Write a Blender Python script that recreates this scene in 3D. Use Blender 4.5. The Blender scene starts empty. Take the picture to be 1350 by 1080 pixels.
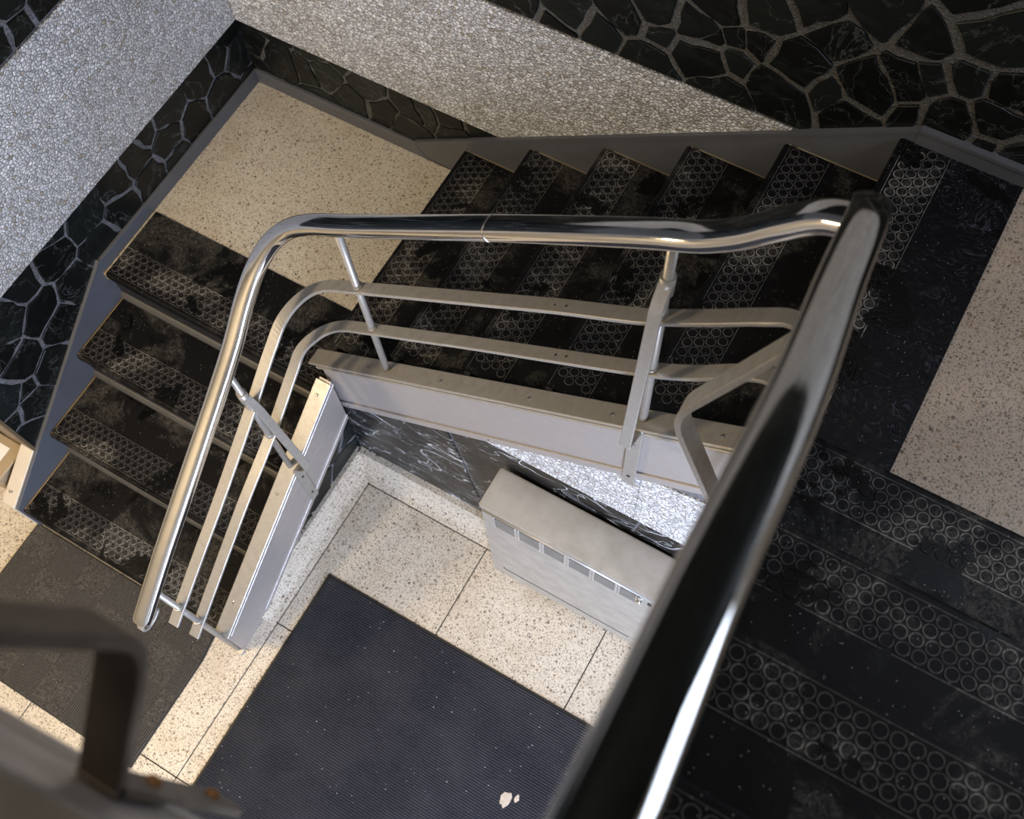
import bpy, bmesh, math, random
from mathutils import Vector, Matrix
random.seed(7)
sc = bpy.context.scene
COL = sc.collection

# ------------------------------------------------------------------ camera
cam = bpy.data.cameras.new('camera'); camo = bpy.data.objects.new('camera', cam); COL.objects.link(camo)
camo.location = (2.3935, -0.0801, 4.0031); camo.rotation_euler = (0.4038, 0.0437, 0.5233)
cam.sensor_fit = 'HORIZONTAL'; cam.sensor_width = 36; cam.lens = 36*1423.465/1350
cam.clip_start = 0.02; cam.clip_end = 50
cam.dof.use_dof = True; cam.dof.focus_distance = 2.9; cam.dof.aperture_fstop = 4.0
sc.camera = camo

# ------------------------------------------------------------------ world, lights, exposure
w = bpy.data.worlds.new('world'); sc.world = w; w.use_nodes = True
w.node_tree.nodes['Background'].inputs[0].default_value = (0.75, 0.8, 0.9, 1)
w.node_tree.nodes['Background'].inputs[1].default_value = 0.05
sc.view_settings.view_transform = 'Standard'; sc.view_settings.look = 'None'
sc.view_settings.gamma = 1; sc.view_settings.use_curve_mapping = False
sc.view_settings.exposure = 0.55

def area(name, loc, target, sx, sy, power, col):
    l = bpy.data.lights.new(name, 'AREA'); l.shape = 'RECTANGLE'; l.size = sx; l.size_y = sy
    l.energy = power; l.color = col
    o = bpy.data.objects.new(name, l); COL.objects.link(o); o.location = loc
    o.rotation_euler = (Vector(target)-Vector(loc)).to_track_quat('-Z', 'Y').to_euler()
    return o
# hall ceiling lamp on the ground floor (warm), glass entrance door (daylight), stairwell window, upper ceiling lamp
area('hall_ceiling_lamp', (0.10, -0.80, 2.95), (0.25, -0.70, 0), 0.35, 0.35, 52, (1.0, 0.78, 0.50))
area('entrance_door_daylight', (3.42, -0.95, 1.15), (0.6, 0.75, 0.9), 1.1, 1.9, 138, (0.62, 0.73, 1.0))
area('stairwell_window_daylight', (3.44, 1.15, 2.95), (0.0, 1.0, 1.5), 0.8, 0.9, 12, (0.72, 0.82, 1.0))
area('upper_ceiling_lamp', (1.55, 0.75, 5.5), (1.55, 0.76, 0), 0.9, 0.9, 19, (1.0, 0.88, 0.76))

# ------------------------------------------------------------------ measures (metres)
R_, T_ = 0.175, 0.2751              # flight A riser, going
YB = 1.806                          # back wall
XB, TB, RB = 0.9687, 0.2691, 0.1786 # flight B
Z1 = 4*R_; Z2 = Z1+6*RB
YC, TC = 0.8805, 0.2618             # flight C
Z3 = Z2+5*RB
XR = 3.5                            # right wall
YF = -1.7                           # front wall
ZTOP = 5.6

# ------------------------------------------------------------------ node helpers
class NT:
    def __init__(s, name):
        s.m = bpy.data.materials.new(name); s.m.use_nodes = True; s.t = s.m.node_tree; s.n = s.t.nodes
        s.b = s.n['Principled BSDF']
    def new(s, typ, **kw):
        n = s.n.new(typ)
        for k, v in kw.items():
            if k in n.inputs: s.set(n.inputs[k], v)
            else: setattr(n, k, v)
        return n
    def set(s, inp, v):
        if isinstance(v, bpy.types.NodeSocket): s.t.links.new(v, inp)
        else: inp.default_value = v
    def pos(s): return s.new('ShaderNodeNewGeometry').outputs['Position']
    def mapv(s, v, scale=(1,1,1), rot=(0,0,0), loc=(0,0,0)):
        n = s.new('ShaderNodeMapping'); s.set(n.inputs['Vector'], v); n.inputs['Scale'].default_value = scale
        n.inputs['Rotation'].default_value = rot; n.inputs['Location'].default_value = loc
        return n.outputs[0]
    def noise(s, v, scale, detail=4, rough=.55, dist=0):
        n = s.new('ShaderNodeTexNoise'); s.set(n.inputs['Vector'], v); n.inputs['Scale'].default_value = scale
        n.inputs['Detail'].default_value = detail; n.inputs['Roughness'].default_value = rough; n.inputs['Distortion'].default_value = dist
        return n.outputs['Fac']
    def vor(s, v, scale, feature='F1', rand=1.0):
        n = s.new('ShaderNodeTexVoronoi'); n.feature = feature; s.set(n.inputs['Vector'], v); n.inputs['Scale'].default_value = scale
        n.inputs['Randomness'].default_value = rand
        return n
    def ramp(s, v, stops, interp='LINEAR'):
        n = s.new('ShaderNodeValToRGB'); s.set(n.inputs[0], v); cr = n.color_ramp; cr.interpolation = interp
        while len(cr.elements) < len(stops): cr.elements.new(0.5)
        for e, (p, c) in zip(cr.elements, stops):
            e.position = p; e.color = (c, c, c, 1) if not hasattr(c, '__len__') else (*c, 1)
        return n.outputs[0]
    def mix(s, f, a, b, mode='MIX'):
        n = s.new('ShaderNodeMixRGB', blend_type=mode); s.set(n.inputs[0], f)
        for i, x in ((1, a), (2, b)):
            if hasattr(x, '__len__') and not isinstance(x, bpy.types.NodeSocket): x = (*x[:3], 1)
            s.set(n.inputs[i], x)
        return n.outputs[0]
    def math(s, op, a, b=0.0):
        n = s.new('ShaderNodeMath', operation=op); s.set(n.inputs[0], a); s.set(n.inputs[1], b); return n.outputs[0]
    def sepx(s, col):
        n = s.new('ShaderNodeSeparateColor'); s.set(n.inputs[0], col); return n.outputs
    def bump(s, h, strength=.3, dist=.01, normal=None):
        n = s.new('ShaderNodeBump'); s.set(n.inputs['Height'], h); n.inputs['Strength'].default_value = strength; n.inputs['Distance'].default_value = dist
        if normal is not None: s.set(n.inputs['Normal'], normal)
        s.set(s.b.inputs['Normal'], n.outputs[0]); return n.outputs[0]
    def out(s, col=None, rough=None, metal=None, spec=None):
        for k, v in (('Base Color', col), ('Roughness', rough), ('Metallic', metal), ('Specular IOR Level', spec)):
            if v is None: continue
            if k == 'Base Color' and hasattr(v, '__len__') and not isinstance(v, bpy.types.NodeSocket): v = (*v[:3], 1)
            s.set(s.b.inputs[k], v)
        return s.m

def m_terrazzo(name, base, tint, dark=.14):
    t = NT(name); p = t.pos()
    big = t.noise(p, 2.2, 5, .6); col = t.mix(t.ramp(big, [(.3, 0.0), (.72, 1.0)]), base, tint)
    for sc_, keep, rad, stops in ((62, 1-dark*1.2, .26, [(0, (.24,.22,.19)), (.35, (.03,.03,.03)), (.65, (.30,.17,.07)), (1, (.10,.10,.10))]),
                             (105, 1-dark*2.6, .27, [(0, (.03,.03,.03)), (.5, (.16,.11,.06)), (.8, (.05,.05,.05)), (1, (.30,.28,.25))]),
                             (175, 1-dark*3.0, .30, [(0, (.05,.045,.04)), (.6, (.24,.18,.11)), (1, (.03,.03,.03))]),
                             (250, 1-dark*3.2, .34, [(0, (.07,.06,.05)), (.5, (.26,.20,.13)), (1, (.04,.04,.04))])):
        v = t.vor(p, sc_); r, g, b = t.sepx(v.outputs['Color'])[:3]
        on = t.math('GREATER_THAN', r, keep)
        near = t.ramp(v.outputs['Distance'], [(rad, 1.0), (rad+.06, 0.0)])
        col = t.mix(t.math('MULTIPLY', t.math('MULTIPLY', on, near), .92), col, t.ramp(g, stops))
    col = t.mix(t.ramp(t.noise(p, 270, 3, .75), [(.47, 0.0), (.66, .55)]), col, (.20, .16, .11))
    soil = t.ramp(t.noise(p, 9, 7, .65), [(.52, 0.0), (.78, .5)])
    col = t.mix(soil, col, (.36, .29, .20))
    t.bump(t.noise(p, 160, 2), .06, .002)
    return t.out(col, .42, 0, .4)

def m_pebble(name, a, b):
    t = NT(name); p = t.pos(); q = t.mapv(p, (1, 1, 1.25))
    wob = t.new('ShaderNodeMixRGB'); t.set(wob.inputs[0], .012)
    n = t.new('ShaderNodeTexNoise'); t.set(n.inputs['Vector'], q); n.inputs['Scale'].default_value = 40
    t.set(wob.inputs[1], q); t.set(wob.inputs[2], n.outputs['Color'])
    v = t.vor(wob.outputs[0], 74); e = t.vor(wob.outputs[0], 74, 'DISTANCE_TO_EDGE')
    r, g, bl = t.sepx(v.outputs['Color'])[:3]
    col = t.mix(r, a, b)
    col = t.mix(t.ramp(g, [(.93, 0.0), (.96, .75)]), col, (.30, .24, .16))
    col = t.mix(t.ramp(e.outputs['Distance'], [(.0, .9), (.11, 0.0)]), col, (.15, .14, .125))
    col = t.mix(t.ramp(t.noise(p, 3, 4), [(.4, 0.0), (.8, .3)]), col, (.30, .29, .27))
    tilt = t.new('ShaderNodeVectorMath', operation='DOT_PRODUCT')
    dv = t.new('ShaderNodeVectorMath', operation='SUBTRACT'); t.set(dv.inputs[0], wob.outputs[0]); t.set(dv.inputs[1], v.outputs['Position'])
    t.set(tilt.inputs[0], dv.outputs[0]); cv = t.new('ShaderNodeVectorMath', operation='SUBTRACT'); t.set(cv.inputs[0], v.outputs['Color']); cv.inputs[1].default_value = (.5,.5,.5); t.set(tilt.inputs[1], cv.outputs[0])
    h = t.math('ADD', t.ramp(e.outputs['Distance'], [(0, 0.0), (.22, .6)]), t.math('MULTIPLY', tilt.outputs['Value'], 60))
    t.bump(h, .9, .0065)
    return t.out(col, .62, 0, .3)

def m_stone():
    t = NT('black_green_marble'); oi = t.new('ShaderNodeObjectInfo'); p0 = t.pos()
    off = t.new('ShaderNodeCombineXYZ'); t.set(off.inputs[0], t.math('MULTIPLY', oi.outputs['Random'], 13)); t.set(off.inputs[2], t.math('MULTIPLY', oi.outputs['Random'], 7))
    ad = t.new('ShaderNodeVectorMath', operation='ADD'); t.set(ad.inputs[0], p0); t.set(ad.inputs[1], off.outputs[0]); p = ad.outputs[0]
    base = t.ramp(oi.outputs['Random'], [(0, (.002,.0024,.0024)), (.6, (.004,.005,.0048)), (1, (.008,.011,.010))])
    n1 = t.noise(t.mapv(p, (1, 1, 2.2), (.4, .7, .2)), 9, 9, .66, 1.2)
    col = t.mix(t.ramp(n1, [(.5, 0.0), (.75, .6)]), base, (.018, .024, .022))
    v1 = t.noise(p, 3.5, 6, .6, 1.5)
    vein = t.ramp(t.math('ABSOLUTE', t.math('SUBTRACT', v1, .5)), [(0, .3), (.006, 0.0)])
    col = t.mix(vein, col, (.17, .19, .185))
    t.bump(t.noise(p, 26, 6), .12, .01)
    return t.out(col, .42, 0, .25)

def m_mortar(name, c1, c2):
    t = NT(name); p = t.pos(); v = t.vor(p, 190)
    r = t.sepx(v.outputs['Color'])[0]
    col = t.mix(r, c1, c2); col = t.mix(t.ramp(t.noise(p, 14, 5), [(.35, 0.0), (.7, .7)]), col, (.07, .07, .068))
    t.bump(v.outputs['Distance'], .8, .004)
    return t.out(col, .8, 0, .3)

def m_slab():
    t = NT('veined_black_slab'); p = t.pos()
    n1 = t.noise(p, 6, 8, .62, .8)
    col = t.mix(t.ramp(n1, [(.35, 0.0), (.75, 1.0)]), (.004, .004, .0045), (.020, .0185, .017))
    for sc_, th, s_, rot in ((2.3, .0045, .9, .6), (4.5, .0035, .7, -.5), (1.5, .0035, 1.0, 1.1), (3.2, .004, .8, .2)):
        v = t.noise(t.mapv(p, (1, 1, 1.9), (0, rot, 0)), sc_, 2.5, .5, 1.2)
        f = t.ramp(t.math('ABSOLUTE', t.math('SUBTRACT', v, .5)), [(0, s_), (th, 0.0)])
        f = t.math('MULTIPLY', f, t.ramp(t.noise(p, 8, 3), [(.36, 0.0), (.52, 1.0)]))
        col = t.mix(f, col, (.66, .70, .72))
    t.bump(n1, .05, .01)
    return t.out(col, .36, 0, .28)

def m_metal(name, col, rough, metal=1.0, brush=None, dirt=.25, dcol=(.16,.13,.10)):
    t = NT(name); p = t.pos()
    n = t.noise(t.mapv(p, brush or (1,1,1)), 14, 6, .6)
    c = t.mix(t.ramp(n, [(.4, 0.0), (.75, dirt)]), col, dcol)
    rr = t.ramp(n, [(.3, max(rough-.07, .02)), (.8, rough+.12)])
    t.bump(t.noise(t.mapv(p, brush or (1,1,1)), 120, 3), .04, .002)
    return t.out(c, rr, metal)

def m_polished():
    t = NT('polished_steel'); p = t.pos()
    n = t.noise(p, 22, 6, .6)
    c = t.mix(t.ramp(n, [(.5, 0.0), (.8, .25)]), (.66, .65, .63), (.38, .36, .33))
    v = t.vor(p, 55); r = t.sepx(v.outputs['Color'])[0]
    sp = t.math('MULTIPLY', t.math('GREATER_THAN', r, .93), t.ramp(v.outputs['Distance'], [(.06, .8), (.10, 0.0)]))
    c = t.mix(sp, c, (.10, .09, .08))
    return t.out(c, t.ramp(n, [(.4, .055), (.8, .15)]), 1.0)

def m_rubber(name, rim=False):
    t = NT(name); p = t.pos()
    d = t.noise(p, 4.6, 9, .66, .5)
    dust = t.ramp(d, [(.49, 0.0), (.58, 1.0)])
    fine = t.noise(p, 85, 6, .72)
    if rim:
        col = t.mix(t.ramp(fine, [(.35, .1), (.6, .9)]), (.030, .031, .034), (.105, .10, .095))
        col = t.mix(t.math('MULTIPLY', dust, t.ramp(fine, [(.4, .2), (.62, 1.0)])), col, (.32, .31, .285))
    else:
        col = t.mix(t.math('MULTIPLY', dust, t.ramp(fine, [(.38, 0.0), (.66, 1.0)])), (.0035, .0035, .0042), (.034, .0325, .029))
        sc1 = t.noise(p, 24, 9, .75, 2.4)
        scuff = t.math('MULTIPLY', t.ramp(t.math('ABSOLUTE', t.math('SUBTRACT', sc1, .5)), [(0, 1.0), (.010, 0.0)]), dust)
        col = t.mix(t.math('MULTIPLY', scuff, .6), col, (.30, .29, .265))
    wet = t.ramp(t.noise(t.mapv(p, (1,1,1), (0,0,0), (3.1, 1.7, .3)), 6.0, 7, .58, .4), [(.580, 0.0), (.592, 1.0)])
    col = t.mix(t.math('MULTIPLY', wet, .94), col, (.002, .002, .002))
    g = t.vor(p, 300); r = t.sepx(g.outputs['Color'])[0]
    grit = t.math('MULTIPLY', t.math('GREATER_THAN', r, .985), t.ramp(g.outputs['Distance'], [(.25, .8), (.35, 0.0)]))
    col = t.mix(grit, col, (.42, .41, .39))
    t.bump(t.math('ADD', fine, t.math('MULTIPLY', d, 1.5)), .3, .004)
    return t.out(col, t.mix(wet, (.58,.58,.58), (.34,.34,.34)), 0, .13)

def m_wavy():
    t = NT('rippled_rubber'); p = t.pos()
    n = t.noise(p, 9, 2, .5, 1.8); band = t.math('SINE', t.math('MULTIPLY', n, 60.0))
    mask = t.ramp(t.noise(p, 3.4, 4, .6), [(.43, 0.0), (.55, 1.0)])
    h = t.math('MULTIPLY', t.ramp(band, [(.35, 0.0), (.95, 1.0)]), mask)
    fine = t.noise(p, 60, 6, .7)
    col = t.mix(t.math('MULTIPLY', h, .8), (.0035, .0036, .0050), (.034, .036, .048))
    col = t.mix(t.ramp(fine, [(.55, 0.0), (.72, .5)]), col, (.036, .035, .035))
    wet = t.ramp(t.noise(t.mapv(p, (1,1,1), (0,0,0), (3.1, 1.7, .3)), 6.0, 7, .58, .4), [(.580, 0.0), (.592, 1.0)])
    col = t.mix(wet, col, (.002, .002, .002))
    g = t.vor(p, 300); r = t.sepx(g.outputs['Color'])[0]
    grit = t.math('MULTIPLY', t.math('GREATER_THAN', r, .985), t.ramp(g.outputs['Distance'], [(.25, .8), (.35, 0.0)]))
    col = t.mix(grit, col, (.42, .41, .39))
    t.bump(t.math('ADD', h, t.math('MULTIPLY', fine, .3)), .9, .006)
    return t.out(col, .45, 0, .18)

def m_mat_main():
    t = NT('ribbed_navy_mat'); p = t.pos()
    wv = t.new('ShaderNodeTexWave', wave_type='BANDS', bands_direction='Y'); t.set(wv.inputs['Vector'], p); wv.inputs['Scale'].default_value = 34
    wv.inputs['Distortion'].default_value = 2.2; wv.inputs['Detail'].default_value = 2; wv.inputs['Detail Scale'].default_value = 6
    fib = t.noise(p, 260, 4, .75); big = t.noise(p, 4.5, 6, .6)
    col = t.mix(t.ramp(fib, [(.35, 0.0), (.75, 1.0)]), (.004, .0045, .007), (.060, .062, .076))
    col = t.mix(t.ramp(wv.outputs['Fac'], [(.2, .4), (.7, 0.0)]), col, (.006, .006, .008))
    col = t.mix(t.ramp(big, [(.4, 0.0), (.72, .6)]), col, (.050, .050, .056))
    g = t.vor(p, 120); r = t.sepx(g.outputs['Color'])[0]
    lint = t.math('MULTIPLY', t.math('GREATER_THAN', r, .972), t.ramp(g.outputs['Distance'], [(.16, 1.0), (.26, 0.0)]))
    lint = t.math('MULTIPLY', lint, t.ramp(t.noise(p, 6, 4), [(.40, 0.1), (.6, 1.0)]))
    col = t.mix(lint, col, (.62, .62, .62))
    t.bump(t.math('ADD', t.math('MULTIPLY', fib, .8), wv.outputs['Fac']), .7, .006)
    return t.out(col, .85, 0, .25)

def m_mat_foot():
    t = NT('grey_carved_mat'); p = t.pos()
    def lines(dirn, s):
        wv = t.new('ShaderNodeTexWave', wave_type='BANDS', bands_direction=dirn); t.set(wv.inputs['Vector'], p); wv.inputs['Scale'].default_value = s
        wv.inputs['Distortion'].default_value = 1.0; wv.inputs['Detail'].default_value = 3; wv.inputs['Detail Scale'].default_value = 3
        return wv.outputs['Fac']
    cell = t.new('ShaderNodeTexChecker'); t.set(cell.inputs['Vector'], p); cell.inputs['Scale'].default_value = 7.3
    swirl = t.noise(p, 62, 3, .6, 2.5)
    h = t.mix(cell.outputs['Fac'], lines('X', 38), swirl)
    h = t.mix(.5, h, swirl)
    fib = t.noise(p, 240, 4, .75)
    col = t.mix(t.ramp(h, [(.3, 0.0), (.62, 1.0)]), (.018, .017, .015), (.110, .102, .090))
    col = t.mix(t.ramp(fib, [(.3, .45), (.6, 0.0)]), col, (.03, .028, .025))
    g = t.vor(p, 130); r = t.sepx(g.outputs['Color'])[0]
    lint = t.math('MULTIPLY', t.math('GREATER_THAN', r, .985), t.ramp(g.outputs['Distance'], [(.12, 1.0), (.22, 0.0)]))
    col = t.mix(lint, col, (.55, .54, .50))
    t.bump(t.math('ADD', h, t.math('MULTIPLY', fib, .5)), .8, .006)
    return t.out(col, .9, 0, .2)

def m_flat(name, col, rough=.6, metal=0, var=.2):
    t = NT(name); p = t.pos(); n = t.noise(p, 7, 7, .65)
    c = t.mix(t.ramp(n, [(.35, 0.0), (.75, var)]), col, tuple(x*.45 for x in col))
    t.bump(t.noise(p, 130, 3), .05, .002)
    return t.out(c, rough, metal)

M = dict(
    terr1=m_terrazzo('terrazzo_ground', (.72,.66,.55), (.62,.54,.42), .15),
    terr2=m_terrazzo('terrazzo_landing', (.60,.56,.475), (.49,.455,.38), .14),
    terr3=m_terrazzo('terrazzo_upper', (.46,.375,.305), (.38,.30,.24), .17),
    pebble=m_pebble('white_pebble', (.86,.86,.85), (.44,.44,.435)),
    stone=m_stone(), mortar=m_mortar('grey_mortar', (.09,.09,.092), (.22,.22,.225)), mortar2=m_mortar('dark_mortar', (.05,.05,.046), (.13,.13,.12)), slab=m_slab(),
    bar=m_metal('satin_aluminium', (.43,.41,.37), .38, .55, (3,3,3), .45, (.25,.22,.18)),
    stringer=m_metal('brushed_aluminium', (.46,.43,.405), .46, .6, (1,1,6), .3, (.30,.25,.20)),
    paint=m_flat('grey_painted_steel', (.095,.10,.112), .45, 0, .35),
    cream=m_flat('cream_painted_steel', (.62,.56,.46), .5, 0, .25),
    polish=m_polished(),
    rubber=m_rubber('black_rubber'), rim=m_rubber('dusty_rubber', True),
    riser=m_flat('dark_riser', (.016,.016,.016), .5, 0, .6), strip=m_flat('grey_riser_foot', (.085,.08,.07), .5, 0, .6),
    gap=m_flat('tan_tread_edge', (.36,.28,.16), .7, 0, .7), joint=m_flat('black_divider', (.012,.011,.010), .6),
    wavy=m_wavy(), mat1=m_mat_main(), mat2=m_mat_foot(), edge=m_flat('mat_edge_rubber', (.008,.008,.009), .6),
    radiator=m_metal('radiator_enamel', (.47,.455,.42), .40, .5, None, .45, (.27,.25,.21)),
    grille=m_metal('grille_grey', (.10,.10,.10), .5, .3), slat=m_metal('grille_slat', (.34,.34,.33), .45, .5), trimm=m_metal('grille_frame', (.72,.72,.72), .3, .8), dark=m_flat('dark_void', (.012,.012,.012), .8),
    brown=m_flat('bronze_trim', (.20,.145,.085), .45, .4), beige=m_flat('beige_enamel', (.40,.315,.20), .5, .2), paper=m_flat('torn_paper', (.50,.42,.33), .8),
    white=m_flat('white_paint', (.78,.77,.74), .6, 0, .1), plaster=m_flat('plaster', (.48,.46,.42), .8, 0, .1),
    screw=m_metal('screw_steel', (.45,.43,.40), .35), bolt=m_flat('rusty_bolt', (.22,.10,.03), .6, .3), soffit=m_flat('soffit', (.34,.33,.31), .8),
    backlit_bracket=m_metal('shaded_bracket_steel', (.105,.085,.065), .5, .4, None, .5, (.05,.035,.022)),  # bracket metal with its backlit shade put into the colour
)

# ------------------------------------------------------------------ mesh helpers
def link(name, me, mat=None, parent=None, loc=(0,0,0), rz=0):
    o = bpy.data.objects.new(name, me); COL.objects.link(o); o.location = loc; o.rotation_euler = (0,0,rz)
    if mat is not None and not me.materials: me.materials.append(M[mat])
    if parent is not None: attach(o, parent)
    return o
def attach(o, parent):
    o.parent = parent
    # every object keeps world-space location: undo the whole parent chain (thing roots are unrotated)
    chain = Matrix.Identity(4); q = parent; mats = []
    while q is not None:
        loc = Matrix.LocRotScale(q.location, q.rotation_euler, None)
        mats.append((q.matrix_parent_inverse.copy() if q.parent else Matrix.Identity(4)) @ loc); q = q.parent
    for m_ in reversed(mats): chain = chain @ m_
    o.matrix_parent_inverse = chain.inverted()
def tag(o, label=None, cat=None, group=None, kind=None):
    if label: o['label'] = label
    if cat: o['category'] = cat
    if group: o['group'] = group
    if kind: o['kind'] = kind
    return o
def thing(name, loc, label, cat, group=None):
    o = bpy.data.objects.new(name, None); COL.objects.link(o); o.location = loc; o.empty_display_size = .1
    return tag(o, label, cat, group)
def tomesh(bm, name, smooth=False):
    me = bpy.data.meshes.new(name); bmesh.ops.recalc_face_normals(bm, faces=bm.faces); bm.to_mesh(me); bm.free()
    if smooth:
        for f in me.polygons: f.use_smooth = True
    return me
def bevel(bm, wd, seg=1):
    if wd > 0: bmesh.ops.bevel(bm, geom=[e for e in bm.edges if e.is_manifold], offset=wd, segments=seg, affect='EDGES', clamp_overlap=True)
def addbox(bm, lo, hi):
    vs = [bm.verts.new((x,y,z)) for z in (lo[2],hi[2]) for y in (lo[1],hi[1]) for x in (lo[0],hi[0])]
    for f in ((0,2,3,1),(4,5,7,6),(0,1,5,4),(2,6,7,3),(0,4,6,2),(1,3,7,5)): bm.faces.new([vs[i] for i in f])
def box(name, lo, hi, mat, parent=None, bev=0.0, seg=1):
    bm = bmesh.new(); addbox(bm, lo, hi); bevel(bm, bev, seg); return link(name, tomesh(bm, name), mat, parent)
def prism(name, poly, axis, a, b, mat, parent=None, bev=0.0):
    # poly: 2D points; axis 0: poly=(y,z) extruded in x; 1: (x,z) in y; 2: (x,y) in z
    def P(q, t): return (t, q[0], q[1]) if axis == 0 else (q[0], t, q[1]) if axis == 1 else (q[0], q[1], t)
    bm = bmesh.new(); A = [bm.verts.new(P(q, a)) for q in poly]; B = [bm.verts.new(P(q, b)) for q in poly]
    bm.faces.new(A); bm.faces.new(B[::-1]); n = len(poly)
    for i in range(n): bm.faces.new((A[i], B[i], B[(i+1)%n], A[(i+1)%n]))
    bevel(bm, bev); return link(name, tomesh(bm, name), mat, parent)
def smooth_path(pts, n=8):
    P = [Vector(p) for p in pts]; out = []
    for i in range(len(P)-1):
        p0 = P[i-1] if i else P[0]*2-P[1]; p1, p2 = P[i], P[i+1]; p3 = P[i+2] if i+2 < len(P) else P[-1]*2-P[-2]
        # centripetal Catmull-Rom
        def tj(ti, a, b): return ti+max((b-a).length, 1e-6)**.5
        t0 = 0; t1 = tj(t0,p0,p1); t2 = tj(t1,p1,p2); t3 = tj(t2,p2,p3)
        for k in range(n):
            t = t1+(t2-t1)*k/n
            A1 = p0*((t1-t)/(t1-t0))+p1*((t-t0)/(t1-t0)); A2 = p1*((t2-t)/(t2-t1))+p2*((t-t1)/(t2-t1)); A3 = p2*((t3-t)/(t3-t2))+p3*((t-t2)/(t3-t2))
            B1 = A1*((t2-t)/(t2-t0))+A2*((t-t0)/(t2-t0)); B2 = A2*((t3-t)/(t3-t1))+A3*((t-t1)/(t3-t1))
            out.append(B1*((t2-t)/(t2-t1))+B2*((t-t1)/(t2-t1)))
    out.append(P[-1]); return out
def fillet(pts, r, n=6):
    P = [Vector(p) for p in pts]; out = [P[0]]
    for i in range(1, len(P)-1):
        a = (P[i-1]-P[i]); b = (P[i+1]-P[i]); rr = min(r, a.length*.45, b.length*.45)
        s = P[i]+a.normalized()*rr; e = P[i]+b.normalized()*rr
        for k in range(n+1):
            t = k/n; out.append(s*(1-t)**2+P[i]*2*t*(1-t)+e*t*t)
    out.append(P[-1]); return out
def sweep(name, path, prof, mat, parent, up=(0,0,1), side=None, smooth=True, round_ends=0):
    # prof: list of (s, u): s along the sideways vector, u along the up vector; side: fixed sideways vector
    bm = bmesh.new(); rings = []; n = len(path)
    for i, p in enumerate(path):
        t = (path[min(i+1,n-1)]-path[max(i-1,0)]).normalized()
        if side is not None: sv = Vector(side); sv = (sv-t*sv.dot(t)).normalized()
        else: sv = t.cross(Vector(up)).normalized()
        uv = sv.cross(t).normalized(); k = 1.0; d = Vector((0,0,0))
        rings.append([bm.verts.new(p+sv*s*k+uv*u*k) for s, u in prof])
    m_ = len(prof)
    for a, b in zip(rings[:-1], rings[1:]):
        for j in range(m_): bm.faces.new((a[j], a[(j+1)%m_], b[(j+1)%m_], b[j]))
    for ring, sgn, idx in ((rings[0], -1, 0), (rings[-1], 1, -1)):
        if round_ends:
            t = (path[1]-path[0]).normalized() if idx == 0 else (path[-1]-path[-2]).normalized()
            cur = ring; c0 = path[idx]
            for q in range(1, 5):
                a = q/4*math.pi/2*.92; cc = c0+t*sgn*round_ends*math.sin(a)
                new = [bm.verts.new(cc+(v.co-c0)*math.cos(a)) for v in ring]
                for j in range(m_): bm.faces.new((cur[j], cur[(j+1)%m_], new[(j+1)%m_], new[j]))
                cur = new
            bm.faces.new(cur)
        else: bm.faces.new(ring)
    me = tomesh(bm, name, smooth); o = link(name, me, mat, parent)
    return o
def oval(a, b, n=20, e=2.7):
    sg = lambda v: math.copysign(abs(v)**(2/e), v)
    return [(a*sg(math.cos(2*math.pi*(i+.5)/n)), b*sg(math.sin(2*math.pi*(i+.5)/n))) for i in range(n)]
def rect(a, b, c=.0015): return [(-a,-b+c),(-a+c,-b),(a-c,-b),(a,-b+c),(a,b-c),(a-c,b),(-a+c,b),(-a,b-c)]
def tube(name, p, q, r, mat, parent, n=14):
    p, q = Vector(p), Vector(q); s = Vector((1,0,0)) if abs((q-p).normalized().x) < .9 else Vector((0,1,0))
    o = sweep(name, [p, q], [(r*math.cos(2*math.pi*i/n), r*math.sin(2*math.pi*i/n)) for i in range(n)], mat, parent, side=s)
    for f in o.data.polygons: f.use_smooth = len(f.vertices) == 4
    return o
def disc_screw(name, p, nrm, r, mat, parent, h=.003):
    p, nrm = Vector(p), Vector(nrm).normalized(); bm = bmesh.new()
    s = nrm.orthogonal().normalized(); u = nrm.cross(s)
    def ring(rr, hh): return [bm.verts.new(p+nrm*hh+(s*math.cos(a)+u*math.sin(a))*rr) for a in [i*math.pi/6 for i in range(12)]]
    a, b, c = ring(r, 0), ring(r*.9, h*.7), ring(r*.5, h)
    for x, y in ((a,b),(b,c)):
        for j in range(12): bm.faces.new((x[j], x[(j+1)%12], y[(j+1)%12], y[j]))
    bm.faces.new(c); bm.faces.new(a[::-1]); o = link(name, tomesh(bm, name), mat, parent)
    return o

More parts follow.
